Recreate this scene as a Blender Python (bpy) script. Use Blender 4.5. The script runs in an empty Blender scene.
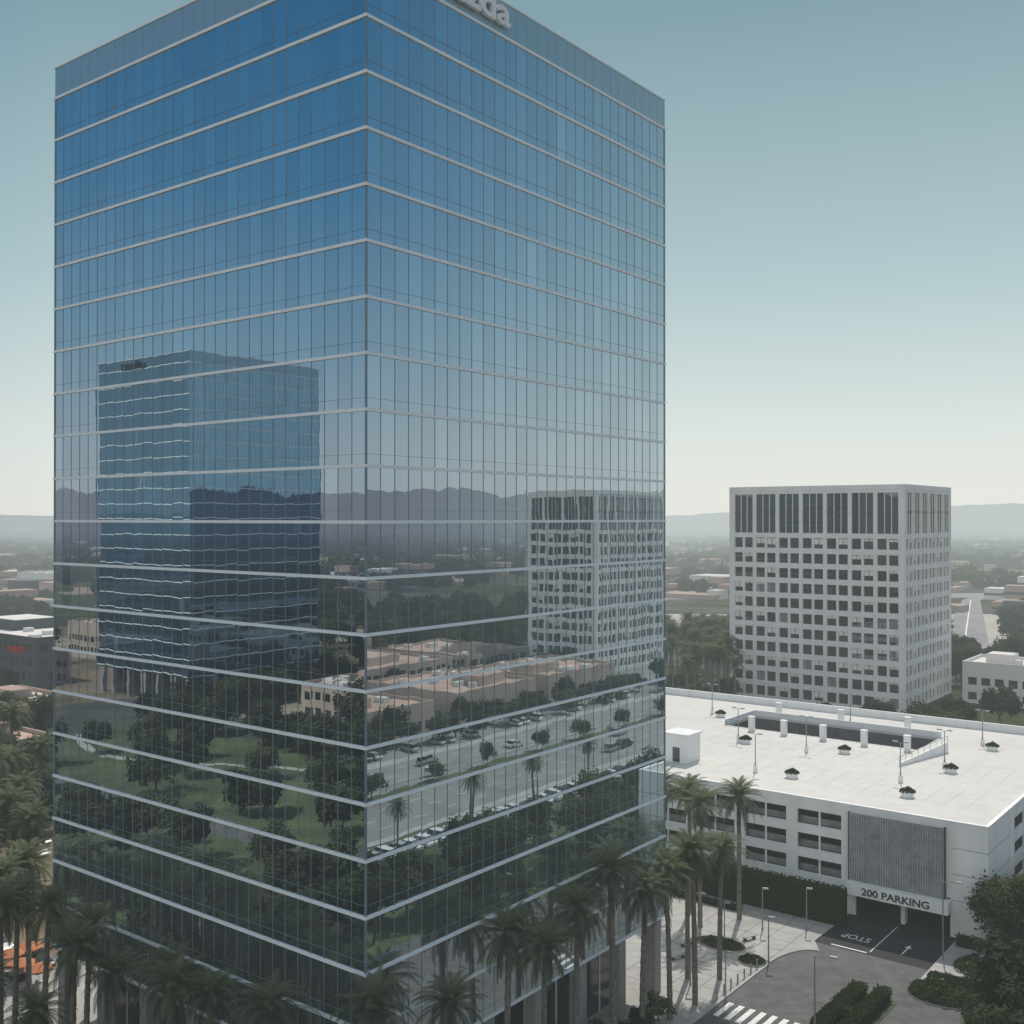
import bpy, math, random
import numpy as np
from mathutils import Vector, Matrix, noise
random.seed(7); rng=np.random.default_rng(7)
F=1075.0; HZ=518.0; CH=50.0
CX,CY=-10.73,79.0
PH=math.radians(52.2)
E2=(math.cos(PH),math.sin(PH)); E1=(math.sin(PH),-math.cos(PH))
def W(p,q,z=0.0): return (CX+p*E1[0]+q*E2[0], CY+p*E1[1]+q*E2[1], z)
def toL(X,Y):
    dx,dy=X-CX,Y-CY
    return (dx*E1[0]+dy*E1[1], dx*E2[0]+dy*E2[1])
def gp(px,py,z=0.0):
    d=(CH-z)*F/(py-HZ); return toL((px-512)/F*d,d)
def gL(px,py,z=0.0):
    p,q=gp(px,py,z); return p,-q
ROT=math.atan2(E1[1],E1[0])
scene=bpy.context.scene; COL=scene.collection
AZ=math.radians(18); EL=math.radians(55)

# ---------------- materials
def newmat(name):
    m=bpy.data.materials.new(name); m.use_nodes=True
    nt=m.node_tree; nt.nodes.clear()
    return m,nt
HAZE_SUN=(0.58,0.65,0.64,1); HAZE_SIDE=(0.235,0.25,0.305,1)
def finish(m,nt,sh,haze=True,L=3300.0):  # haze painted into materials as emission by distance, also lifts near blacks
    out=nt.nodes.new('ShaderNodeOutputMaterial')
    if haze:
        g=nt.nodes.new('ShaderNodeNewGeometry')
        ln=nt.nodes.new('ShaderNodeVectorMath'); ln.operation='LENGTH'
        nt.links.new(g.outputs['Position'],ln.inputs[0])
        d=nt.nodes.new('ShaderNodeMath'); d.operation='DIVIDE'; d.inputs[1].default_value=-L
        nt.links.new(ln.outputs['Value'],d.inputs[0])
        # painted haze grows faster with distance: x + 1.5 x|x|
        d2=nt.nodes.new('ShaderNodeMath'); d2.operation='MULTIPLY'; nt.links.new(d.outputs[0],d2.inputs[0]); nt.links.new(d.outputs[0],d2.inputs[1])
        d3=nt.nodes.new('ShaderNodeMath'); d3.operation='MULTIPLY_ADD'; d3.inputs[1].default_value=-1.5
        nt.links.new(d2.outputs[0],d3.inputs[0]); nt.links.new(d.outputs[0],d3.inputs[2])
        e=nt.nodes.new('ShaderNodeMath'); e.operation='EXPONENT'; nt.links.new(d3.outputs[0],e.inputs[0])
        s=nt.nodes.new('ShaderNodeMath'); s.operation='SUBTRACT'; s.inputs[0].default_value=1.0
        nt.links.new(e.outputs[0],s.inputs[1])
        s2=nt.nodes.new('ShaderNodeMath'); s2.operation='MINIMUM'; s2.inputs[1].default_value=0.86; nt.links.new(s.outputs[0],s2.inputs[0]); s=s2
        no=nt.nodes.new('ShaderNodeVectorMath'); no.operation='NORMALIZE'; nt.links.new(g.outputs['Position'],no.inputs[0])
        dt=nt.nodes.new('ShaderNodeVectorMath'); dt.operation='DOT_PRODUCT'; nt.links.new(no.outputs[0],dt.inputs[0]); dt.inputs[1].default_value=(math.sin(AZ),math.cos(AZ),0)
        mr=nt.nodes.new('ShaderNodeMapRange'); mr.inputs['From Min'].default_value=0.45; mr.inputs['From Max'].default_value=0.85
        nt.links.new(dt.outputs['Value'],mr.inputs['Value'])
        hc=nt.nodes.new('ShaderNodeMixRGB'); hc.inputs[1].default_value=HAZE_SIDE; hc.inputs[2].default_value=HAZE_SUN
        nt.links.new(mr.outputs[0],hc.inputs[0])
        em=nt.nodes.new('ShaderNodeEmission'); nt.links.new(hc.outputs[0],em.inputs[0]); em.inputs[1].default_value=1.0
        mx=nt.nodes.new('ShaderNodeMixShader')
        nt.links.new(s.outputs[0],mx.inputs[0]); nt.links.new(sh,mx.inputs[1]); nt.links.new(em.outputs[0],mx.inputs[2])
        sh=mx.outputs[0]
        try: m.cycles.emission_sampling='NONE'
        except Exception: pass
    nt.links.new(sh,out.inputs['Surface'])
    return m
def ramp(nt,fac,stops):
    r=nt.nodes.new('ShaderNodeValToRGB')
    el=r.color_ramp.elements
    while len(el)<len(stops): el.new(0.5)
    for e,(pos,c) in zip(el,stops):
        e.position=pos; e.color=(c[0],c[1],c[2],1)
    nt.links.new(fac,r.inputs[0]); return r.outputs[0]
def noisen(nt,scale,detail=3,coord=None,rough=0.55):
    n=nt.nodes.new('ShaderNodeTexNoise'); n.inputs['Scale'].default_value=scale
    n.inputs['Detail'].default_value=detail; n.inputs['Roughness'].default_value=rough
    if coord is None:
        g=nt.nodes.new('ShaderNodeNewGeometry'); coord=g.outputs['Position']
    nt.links.new(coord,n.inputs['Vector']); return n.outputs['Fac']
def mat(name,c,rough=0.8,var=0.15,scale=0.4,haze=True,metal=0.0,bump=0.0,streak=False,spec=0.3,stain=False,sv=0.84):
    m,nt=newmat(name)
    b=nt.nodes.new('ShaderNodeBsdfPrincipled')
    b.inputs['Roughness'].default_value=rough; b.inputs['Metallic'].default_value=metal
    b.inputs['Specular IOR Level'].default_value=spec
    coord=None
    if streak:
        g=nt.nodes.new('ShaderNodeNewGeometry'); mp=nt.nodes.new('ShaderNodeMapping')
        mp.inputs['Scale'].default_value=(1,1,0.12); nt.links.new(g.outputs['Position'],mp.inputs[0]); coord=mp.outputs[0]
    f=noisen(nt,scale,3,coord)
    col=ramp(nt,f,[(0.3,[x*(1-var) for x in c]),(0.7,[min(1,x*(1+var)) for x in c])])
    if stain:
        f2=noisen(nt,scale*0.25,5,None,0.7)
        c2=ramp(nt,f2,[(0.36,(sv,sv,sv)),(0.58,(1,1,1))])
        mu=nt.nodes.new('ShaderNodeMixRGB'); mu.blend_type='MULTIPLY'; mu.inputs[0].default_value=1
        nt.links.new(col,mu.inputs[1]); nt.links.new(c2,mu.inputs[2]); col=mu.outputs[0]
    nt.links.new(col,b.inputs['Base Color'])
    if bump>0:
        bp=nt.nodes.new('ShaderNodeBump'); bp.inputs['Strength'].default_value=bump
        nt.links.new(noisen(nt,scale*8,3),bp.inputs['Height']); nt.links.new(bp.outputs[0],b.inputs['Normal'])
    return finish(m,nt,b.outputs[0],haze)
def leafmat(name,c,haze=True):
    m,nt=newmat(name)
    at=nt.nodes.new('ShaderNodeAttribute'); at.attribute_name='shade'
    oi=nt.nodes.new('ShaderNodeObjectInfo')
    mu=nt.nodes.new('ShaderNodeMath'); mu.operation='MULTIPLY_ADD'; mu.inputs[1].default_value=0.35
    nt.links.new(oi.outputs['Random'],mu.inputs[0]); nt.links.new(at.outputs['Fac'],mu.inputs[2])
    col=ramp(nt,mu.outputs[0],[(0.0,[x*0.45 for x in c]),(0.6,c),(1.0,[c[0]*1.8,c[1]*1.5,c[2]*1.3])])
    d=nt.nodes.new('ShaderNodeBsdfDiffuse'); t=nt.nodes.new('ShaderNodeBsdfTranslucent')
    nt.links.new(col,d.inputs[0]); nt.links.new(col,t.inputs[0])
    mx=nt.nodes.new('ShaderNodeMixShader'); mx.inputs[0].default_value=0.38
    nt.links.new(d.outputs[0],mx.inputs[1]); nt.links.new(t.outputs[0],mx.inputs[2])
    return finish(m,nt,mx.outputs[0],haze)

def glassmat(name,gcol,dcol,base=0.7,tilt=True,haze=True,bright=(0.30,0.33,0.33)):
    m,nt=newmat(name)
    g=nt.nodes.new('ShaderNodeNewGeometry')
    nrm=g.outputs['Normal']
    if tilt:
        at=nt.nodes.new('ShaderNodeAttribute'); at.attribute_name='tilt'
        ad=nt.nodes.new('ShaderNodeVectorMath'); ad.operation='ADD'
        nt.links.new(nrm,ad.inputs[0]); nt.links.new(at.outputs['Vector'],ad.inputs[1])
        n=nt.nodes.new('ShaderNodeTexNoise'); n.inputs['Scale'].default_value=0.7; n.inputs['Detail'].default_value=1.0
        nt.links.new(g.outputs['Position'],n.inputs['Vector'])
        s=nt.nodes.new('ShaderNodeVectorMath'); s.operation='SUBTRACT'; s.inputs[1].default_value=(0.5,0.5,0.5)
        nt.links.new(n.outputs['Color'],s.inputs[0])
        sc=nt.nodes.new('ShaderNodeVectorMath'); sc.operation='SCALE'; sc.inputs['Scale'].default_value=0.003
        nt.links.new(s.outputs[0],sc.inputs[0])
        a2=nt.nodes.new('ShaderNodeVectorMath'); a2.operation='ADD'
        nt.links.new(ad.outputs[0],a2.inputs[0]); nt.links.new(sc.outputs[0],a2.inputs[1])
        no=nt.nodes.new('ShaderNodeVectorMath'); no.operation='NORMALIZE'; nt.links.new(a2.outputs[0],no.inputs[0])
        nrm=no.outputs[0]
    sh=nt.nodes.new('ShaderNodeAttribute'); sh.attribute_name='shade'
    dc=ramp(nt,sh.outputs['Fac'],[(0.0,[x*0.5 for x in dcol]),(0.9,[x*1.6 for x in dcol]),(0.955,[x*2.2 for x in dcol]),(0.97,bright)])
    d=nt.nodes.new('ShaderNodeBsdfDiffuse'); nt.links.new(dc,d.inputs[0])
    gl=nt.nodes.new('ShaderNodeBsdfGlossy'); gl.inputs['Roughness'].default_value=0.0
    gl.inputs[0].default_value=(*gcol,1); nt.links.new(nrm,gl.inputs['Normal'])
    lw=nt.nodes.new('ShaderNodeLayerWeight'); lw.inputs[0].default_value=0.35
    ma=nt.nodes.new('ShaderNodeMath'); ma.operation='MULTIPLY_ADD'; ma.inputs[1].default_value=(1-base); ma.inputs[2].default_value=base
    nt.links.new(lw.outputs['Fresnel'],ma.inputs[0])
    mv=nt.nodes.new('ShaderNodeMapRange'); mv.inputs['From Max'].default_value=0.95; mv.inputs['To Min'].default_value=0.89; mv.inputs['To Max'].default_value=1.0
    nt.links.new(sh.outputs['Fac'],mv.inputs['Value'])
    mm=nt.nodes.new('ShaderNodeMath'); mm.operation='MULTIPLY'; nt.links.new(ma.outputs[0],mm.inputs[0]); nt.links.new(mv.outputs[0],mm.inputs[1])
    mx=nt.nodes.new('ShaderNodeMixShader'); nt.links.new(mm.outputs[0],mx.inputs[0])
    nt.links.new(d.outputs[0],mx.inputs[1]); nt.links.new(gl.outputs[0],mx.inputs[2])
    return finish(m,nt,mx.outputs[0],haze)

M={}
M['glass']=glassmat('tower_glass',(0.74,0.84,0.88),(0.014,0.024,0.036),0.80)
M['glass2']=glassmat('tower_glass_blue',(0.20,0.36,0.50),(0.010,0.025,0.06),0.70)
M['winglass']=glassmat('window_glass',(0.25,0.28,0.31),(0.02,0.022,0.026),0.40,tilt=False)
M['mullion']=mat('mullion_aluminium',(0.19,0.26,0.30),0.4,0.1,metal=0.2)
M['band']=mat('band_aluminium',(0.80,0.84,0.85),0.45,0.05)
M['parapet']=glassmat('parapet_glass',(0.62,0.78,0.80),(0.28,0.37,0.40),0.40,tilt=False)
M['parapet2']=glassmat('parapet_glass_blue',(0.2,0.34,0.46),(0.03,0.05,0.08),0.6,tilt=False)
M['stone']=mat('pale_stone',(0.30,0.295,0.28),0.7,0.12)
M['darkglass']=mat('dark_lobby_glass',(0.02,0.025,0.03),0.1,0.1,spec=0.8)
M['roof']=mat('roof_membrane',(0.4,0.4,0.39),0.9,0.15,0.2)
M['white']=mat('white_paint',(0.78,0.78,0.77),0.6,0.05,0.6,streak=True)
M['wall']=mat('painted_concrete',(0.76,0.76,0.745),0.8,0.07,0.5,streak=True)
M['deck']=mat('deck_concrete',(0.60,0.585,0.545),0.85,0.03,0.5,stain=True,sv=0.93)
M['garint']=mat('garage_interior',(0.12,0.12,0.12),0.9,0.15)
M['precast']=mat('office_precast',(0.74,0.71,0.69),0.8,0.06,0.3)
M['asphalt']=mat('asphalt',(0.12,0.12,0.117),0.95,0.14,0.6,stain=True)
M['asphalt_lane']=mat('asphalt_dark',(0.035,0.036,0.037),0.95,0.2,0.5)  # darker asphalt tone for the garage entrance lane
M['paving']=mat('paving',(0.38,0.37,0.345),0.85,0.07,0.8,stain=True,sv=0.86)
M['kerb']=mat('kerb_concrete',(0.42,0.41,0.40),0.85,0.1)
M['paint']=mat('road_paint',(0.70,0.70,0.68),0.7,0.12,2)
M['lawn']=mat('lawn',(0.085,0.105,0.048),0.95,0.3,0.15,stain=True,sv=0.75)
M['soil']=mat('planting_soil',(0.045,0.04,0.03),0.95,0.25,0.5)
M['bark']=mat('bark',(0.12,0.10,0.08),0.95,0.3,2)
M['palmbark']=mat('palm_bark',(0.17,0.145,0.12),0.95,0.35,3,bump=0.5)
M['leaf']=leafmat('leaf',(0.072,0.090,0.046))
M['leafdark']=leafmat('leaf_dark',(0.048,0.065,0.038))
M['leaffar']=leafmat('leaf_far',(0.060,0.075,0.045))
M['palmleaf']=leafmat('palm_leaf',(0.092,0.122,0.084))
M['palmdark']=leafmat('palm_skirt',(0.085,0.078,0.055))
M['hedge']=leafmat('hedge_leaf',(0.058,0.085,0.034))
M['metal']=mat('grey_metal',(0.28,0.29,0.30),0.45,0.08,metal=0.4)
M['dkmetal']=mat('dark_metal',(0.05,0.05,0.055),0.5,0.08)
M['tan']=mat('tan_stucco',(0.44,0.35,0.29),0.9,0.12,0.2)
M['pink']=mat('pink_roof',(0.52,0.35,0.28),0.9,0.15,0.15,stain=True)
M['orange']=mat('orange_canvas',(0.45,0.17,0.08),0.8,0.1)
M['red']=mat('red_sign',(0.6,0.03,0.03),0.6,0.1)
M['tyre']=mat('tyre',(0.02,0.02,0.02),0.9,0.1)
M['carglass']=mat('car_glass',(0.015,0.018,0.02),0.05,0.05,spec=0.8)
for n,c in {'w':(0.7,0.7,0.7),'s':(0.35,0.36,0.37),'k':(0.02,0.02,0.022),'r':(0.25,0.02,0.02),'b':(0.04,0.07,0.16)}.items():
    M['car_'+n]=mat('car_paint_'+n,c,0.25,0.03,spec=0.6)
def screenmat():
    m,nt=newmat('perforated_screen')
    g=nt.nodes.new('ShaderNodeNewGeometry')
    mp=nt.nodes.new('ShaderNodeMapping'); mp.inputs['Rotation'].default_value=(0,0,-ROT); nt.links.new(g.outputs['Position'],mp.inputs[0])
    v=nt.nodes.new('ShaderNodeTexVoronoi'); v.inputs['Scale'].default_value=7.0; nt.links.new(mp.outputs[0],v.inputs['Vector'])
    f=noisen(nt,0.8,4,mp.outputs[0])
    a=nt.nodes.new('ShaderNodeMath'); a.operation='MULTIPLY_ADD'; a.inputs[1].default_value=0.5; nt.links.new(v.outputs['Distance'],a.inputs[0]); nt.links.new(f,a.inputs[2])
    col=ramp(nt,a.outputs[0],[(0.5,(0.13,0.135,0.14)),(1.0,(0.33,0.34,0.345))])
    b=nt.nodes.new('ShaderNodeBsdfPrincipled'); b.inputs['Roughness'].default_value=0.55; b.inputs['Metallic'].default_value=0.1
    nt.links.new(col,b.inputs['Base Color']); return finish(m,nt,b.outputs[0])
M['screen']=screenmat()
M['rib']=mat('screen_rib',(0.40,0.41,0.42),0.5,0.2,0.5)
def groundmat():
    m,nt=newmat('terrain')
    g=nt.nodes.new('ShaderNodeNewGeometry')
    mp=nt.nodes.new('ShaderNodeMapping'); mp.inputs['Rotation'].default_value=(0,0,-ROT); nt.links.new(g.outputs['Position'],mp.inputs[0])
    v=nt.nodes.new('ShaderNodeTexVoronoi'); v.distance='CHEBYCHEV'; v.inputs['Scale'].default_value=0.011
    nt.links.new(mp.outputs[0],v.inputs['Vector'])
    sep=nt.nodes.new('ShaderNodeSeparateColor'); nt.links.new(v.outputs['Color'],sep.inputs[0])
    r=nt.nodes.new('ShaderNodeValToRGB'); r.color_ramp.interpolation='CONSTANT'
    st=[(0,(0.06,0.072,0.04)),(0.3,(0.10,0.10,0.10)),(0.45,(0.20,0.16,0.12)),(0.6,(0.08,0.088,0.05)),(0.76,(0.28,0.25,0.21)),(0.9,(0.09,0.09,0.09))]
    el=r.color_ramp.elements
    while len(el)<len(st): el.new(0.5)
    for e,(pos,c) in zip(el,st): e.position=pos; e.color=(*c,1)
    nt.links.new(sep.outputs[0],r.inputs[0])
    n=noisen(nt,0.05,6)
    c2=ramp(nt,n,[(0.35,(0.55,0.6,0.5)),(0.65,(1.2,1.15,1.05))])
    mu=nt.nodes.new('ShaderNodeMixRGB'); mu.blend_type='MULTIPLY'; mu.inputs[0].default_value=1
    nt.links.new(r.outputs[0],mu.inputs[1]); nt.links.new(c2,mu.inputs[2])
    b=nt.nodes.new('ShaderNodeBsdfDiffuse'); nt.links.new(mu.outputs[0],b.inputs[0])
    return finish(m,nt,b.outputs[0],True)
M['ground']=groundmat()
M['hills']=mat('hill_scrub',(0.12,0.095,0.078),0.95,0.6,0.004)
M['bare']=mat('pale_lot',(0.40,0.37,0.33),0.95,0.1,0.02,stain=True)
M['farroad']=mat('far_road',(0.25,0.245,0.24),0.95,0.1,0.1,stain=True)
M['townw']=mat('town_white',(0.62,0.60,0.57),0.9,0.15,0.01)
M['townt']=mat('town_tan',(0.38,0.27,0.21),0.9,0.25,0.01)
M['townd']=mat('town_dark',(0.07,0.075,0.08),0.6,0.25,0.05)

# ---------------- mesh builder (works in local p,q,z)
class MB:
    def __init__(s,mats,world=False):
        s.v=[];s.f=[];s.m=[];s.sh=[];s.tl=[];s.mats=mats;s.world=world
    def T(s,p,q,z): return (p,q,z) if s.world else W(p,q,z)
    def poly(s,pts,mi=0,sh=0.5,tl=None):
        n=len(s.v)
        for i,a in enumerate(pts):
            s.v.append(s.T(*a)); s.sh.append(sh); s.tl.append(tl[i] if tl else (0,0,0))
        s.f.append(tuple(range(n,n+len(pts)))); s.m.append(mi)
    def box(s,p0,p1,q0,q1,z0,z1,mi=0,sh=0.5):
        if p0>p1:p0,p1=p1,p0
        if q0>q1:q0,q1=q1,q0
        n=len(s.v)
        for a in [(p0,q0,z0),(p1,q0,z0),(p1,q1,z0),(p0,q1,z0),(p0,q0,z1),(p1,q0,z1),(p1,q1,z1),(p0,q1,z1)]:
            s.v.append(s.T(*a)); s.sh.append(sh); s.tl.append((0,0,0))
        for f in [(0,3,2,1),(4,5,6,7),(0,1,5,4),(1,2,6,5),(2,3,7,6),(3,0,4,7)]:
            s.f.append(tuple(n+i for i in f)); s.m.append(mi)
    def cyl(s,a,b,r0,r1,n=8,mi=0,cap=True,sh=0.5):
        A=Vector(s.T(*a));B=Vector(s.T(*b)); d=(B-A); 
        if d.length<1e-6:return
        d.normalize(); x=d.orthogonal().normalized(); y=d.cross(x)
        k=len(s.v)
        for c,r in ((A,r0),(B,r1)):
            for i in range(n):
                t=2*math.pi*i/n; s.v.append(tuple(c+x*(r*math.cos(t))+y*(r*math.sin(t)))); s.sh.append(sh); s.tl.append((0,0,0))
        for i in range(n):
            j=(i+1)%n; s.f.append((k+i,k+j,k+n+j,k+n+i)); s.m.append(mi)
        if cap:
            s.f.append(tuple(k+i for i in reversed(range(n)))); s.m.append(mi)
            s.f.append(tuple(k+n+i for i in range(n))); s.m.append(mi)
    def prism(s,pts,z0,z1,mi=0,mtop=None):
        n=len(s.v); k=len(pts)
        for z in (z0,z1):
            for (p,q) in pts: s.v.append(s.T(p,q,z)); s.sh.append(0.5); s.tl.append((0,0,0))
        for i in range(k):
            j=(i+1)%k; s.f.append((n+i,n+j,n+k+j,n+k+i)); s.m.append(mi)
        s.f.append(tuple(n+k+i for i in range(k))); s.m.append(mi if mtop is None else mtop)
    def mesh(s,name):
        me=bpy.data.meshes.new(name); me.from_pydata(s.v,[],s.f)
        for m in s.mats: me.materials.append(M[m])
        me.polygons.foreach_set('material_index',s.m)
        a=me.attributes.new('shade','FLOAT','POINT'); a.data.foreach_set('value',np.array(s.sh,dtype=np.float32))
        if any(t!=(0,0,0) for t in s.tl):
            a=me.attributes.new('tilt','FLOAT_VECTOR','POINT'); a.data.foreach_set('vector',np.array(s.tl,dtype=np.float32).ravel())
        me.update(); return me
    def obj(s,name,parent=None):
        o=bpy.data.objects.new(name,s.mesh(name)); COL.objects.link(o)
        if parent: o.parent=parent
        return o
def empty(name):
    o=bpy.data.objects.new(name,None); COL.objects.link(o); return o
def inst(name,me,p,q,z=0,rot=0,sc=1.0):
    o=bpy.data.objects.new(name,me); COL.objects.link(o)
    o.location=W(p,q,z); o.rotation_euler=(0,0,rot)
    o.scale=(sc,sc,sc) if not isinstance(sc,tuple) else sc
    return o

# ---------------- glass tower
ZF=[49.7+4.152*k for k in range(-10,11)]
def glass_tower(name,p0,p1,q0,q1,zs,ztop,seed,brights=(),gm='glass'):
    rg=random.Random(seed); E=empty(name)
    g=MB([gm]); mu=MB(['mullion']); bd=MB(['band']); pa=MB(['parapet' if gm=='glass' else 'parapet2','mullion','roof']); lo=MB(['darkglass','stone','band'])
    faces=[('q',q0,-1,p0,p1),('p',p1,1,q0,q1),('q',q1,1,p0,p1),('p',p0,-1,q0,q1)]
    for fi,(ax,c,sg,a0,a1) in enumerate(faces):
        n=round((a1-a0)/1.5); w=(a1-a0)/n
        if ax=='q': et=Vector((E1[0],E1[1],0))
        else: et=Vector((E2[0],E2[1],0))
        def P(a,z,off=0.0):
            return (a,c+sg*off,z) if ax=='q' else (c+sg*off,a,z)
        flip=(ax=='q' and sg>0) or (ax=='p' and sg<0)
        for k in range(len(zs)-1):
            for i in range(n):
                r=rg.random()
                sh=r*0.9
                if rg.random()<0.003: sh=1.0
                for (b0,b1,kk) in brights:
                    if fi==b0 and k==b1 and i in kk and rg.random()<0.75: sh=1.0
                tx=rg.gauss(0,0.0006); tz=rg.gauss(0,0.00035); kx=rg.gauss(0.0009,0.0007); kz=rg.gauss(0.0005,0.0005)
                a=a0+i*w; zz0,zz1=zs[k],zs[k+1]
                pts=[P(a,zz0),P(a+w,zz0),P(a+w,zz1),P(a,zz1)]
                sgn=[(-1,-1),(1,-1),(1,1),(-1,1)]
                tl=[]
                for sx,sz in sgn:
                    v=et*(tx+kx*sx)+Vector((0,0,tz+kz*sz)); tl.append(tuple(v))
                if flip: pts.reverse(); tl.reverse()
                g.poly(pts,0,sh,tl)
        for i in range(n+1):
            a=a0+i*w; hw=0.02
            if i in (0,n): continue
            if ax=='q': mu.box(a-hw,a+hw,c,c+sg*0.03,zs[0],zs[-1])
            else: mu.box(c,c+sg*0.03,a-hw,a+hw,zs[0],zs[-1])
        for k in range(len(zs)):
            z=zs[k]; e=0.12
            if ax=='q': bd.box(a0-e,a1+e,c,c+sg*e,z-0.12,z+0.12)
            else: bd.box(c,c+sg*(e-0.003),a0,a1,z-0.117,z+0.117)
            if k<len(zs)-1:
                if ax=='q': mu.box(a0,a1,c,c+sg*0.026,z+0.86,z+0.88)
                else: mu.box(c,c+sg*0.026,a0,a1,z+0.86,z+0.88)
        if ax=='q': pa.box(a0,a1,c-sg*0.2,c+sg*0.03,zs[-1]+0.121,ztop,0)
        else: pa.box(c-sg*0.2,c+sg*0.03,a0+0.21,a1-0.21,zs[-1]+0.121,ztop,0)
        for i in range(0,n+1):
            a=a0+i*w; 
            if ax=='q': pa.box(a-0.012,a+0.012,c+sg*0.031,c+sg*0.04,zs[-1]+0.122,ztop-0.15,1)
            else: pa.box(c+sg*0.031,c+sg*0.04,a-0.012,a+0.012,zs[-1]+0.122,ztop-0.15,1)
        if ax=='q': bd.box(a0-0.12,a1+0.12,c-sg*0.3,c+sg*0.12,ztop,ztop+0.14)
        else: bd.box(c-sg*0.3,c+sg*0.117,a0+0.3,a1-0.3,ztop,ztop+0.137)
    for (p,q) in ((p0,q0),(p1,q0),(p1,q1),(p0,q1)):
        mu.box(p-0.07,p+0.07,q-0.07,q+0.07,zs[0]+0.13,zs[-1]-0.13)
    pa.box(p0+0.3,p1-0.3,q0+0.3,q1-0.3,zs[-1]+0.3,zs[-1]+0.6,2)
    pa.box(p0+12,p1-12,q0+12,q1-12,zs[-1]+0.61,zs[-1]+2.4,2)
    z0=zs[0]
    lo.box(p0+3,p1-3,q0+3,q1-3,0,z0-0.4,0)
    lo.box(p0+0.2,p1-0.2,q0+0.2,q1-0.2,z0-0.39,z0-0.13,1)
    nc=6
    for i in range(nc+1):
        t=i/nc
        a=p0+0.9+(p1-p0-1.8)*t; b=q0+0.9+(q1-q0-1.8)*t
        for q in (q0+0.9,q1-0.9): lo.box(a-0.6,a+0.6,q-0.6,q+0.6,0,z0-0.39,1)
        if 0<i<nc:
            for p in (p0+0.9,p1-0.9): lo.box(p-0.6,p+0.6,b-0.6,b+0.6,0,z0-0.39,1)
    for i in range(1,15):
        t=i/15; a=p0+3+(p1-p0-6)*t; b=q0+3+(q1-q0-6)*t
        lo.box(a-0.05,a+0.05,q0+2.9,q0+2.999,0,z0-0.5,2); lo.box(p1-2.999,p1-2.9,b-0.05,b+0.05,0,z0-0.5,2)
    g.obj('glass_panes',E); mu.obj('mullions',E); bd.obj('floor_bands',E); pa.obj('parapet',E); lo.obj('lobby',E)
    return E
TP=43.2;TQ=43.8
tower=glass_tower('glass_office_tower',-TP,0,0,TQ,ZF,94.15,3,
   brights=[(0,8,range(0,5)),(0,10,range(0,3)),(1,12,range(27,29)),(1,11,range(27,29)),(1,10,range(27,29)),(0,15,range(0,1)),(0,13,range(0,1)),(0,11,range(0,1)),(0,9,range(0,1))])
def text(name,body,size,loc,X,Y,mats,ext=0.1,parent=None,sx=1.0,align='LEFT'):
    c=bpy.data.curves.new(name,'FONT'); c.body=body; c.size=size; c.extrude=ext; c.align_x=align; c.offset=0.0
    o=bpy.data.objects.new(name,c); COL.objects.link(o)
    X=Vector(X).normalized();Y=Vector(Y).normalized();Z=X.cross(Y)
    m=Matrix((X,Y,Z)).transposed().to_4x4(); m=Matrix.Translation(loc)@m@Matrix.Diagonal((sx,1,1,1))
    o.matrix_world=m; c.materials.append(M[mats]); 
    if parent: o.parent=parent
    return o
E1v=(E1[0],E1[1],0);E2v=(E2[0],E2[1],0)
s=text('rooftop_sign','mazda',3.2,W(0.35,16.7,92.0),E2v,(0,0,1),'white',0.16,None,1.35,'RIGHT'); s.data.offset=0.07
twin=glass_tower('glass_office_tower',-183.6-43.2,-183.6,-161,-115.8,ZF,94.15,11,(),'glass2')
text('rooftop_sign','studio',3.3,W(-215,-115.4,91.6),E1v,(0,0,1),'dkmetal',0.16,None,1.3)

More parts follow.
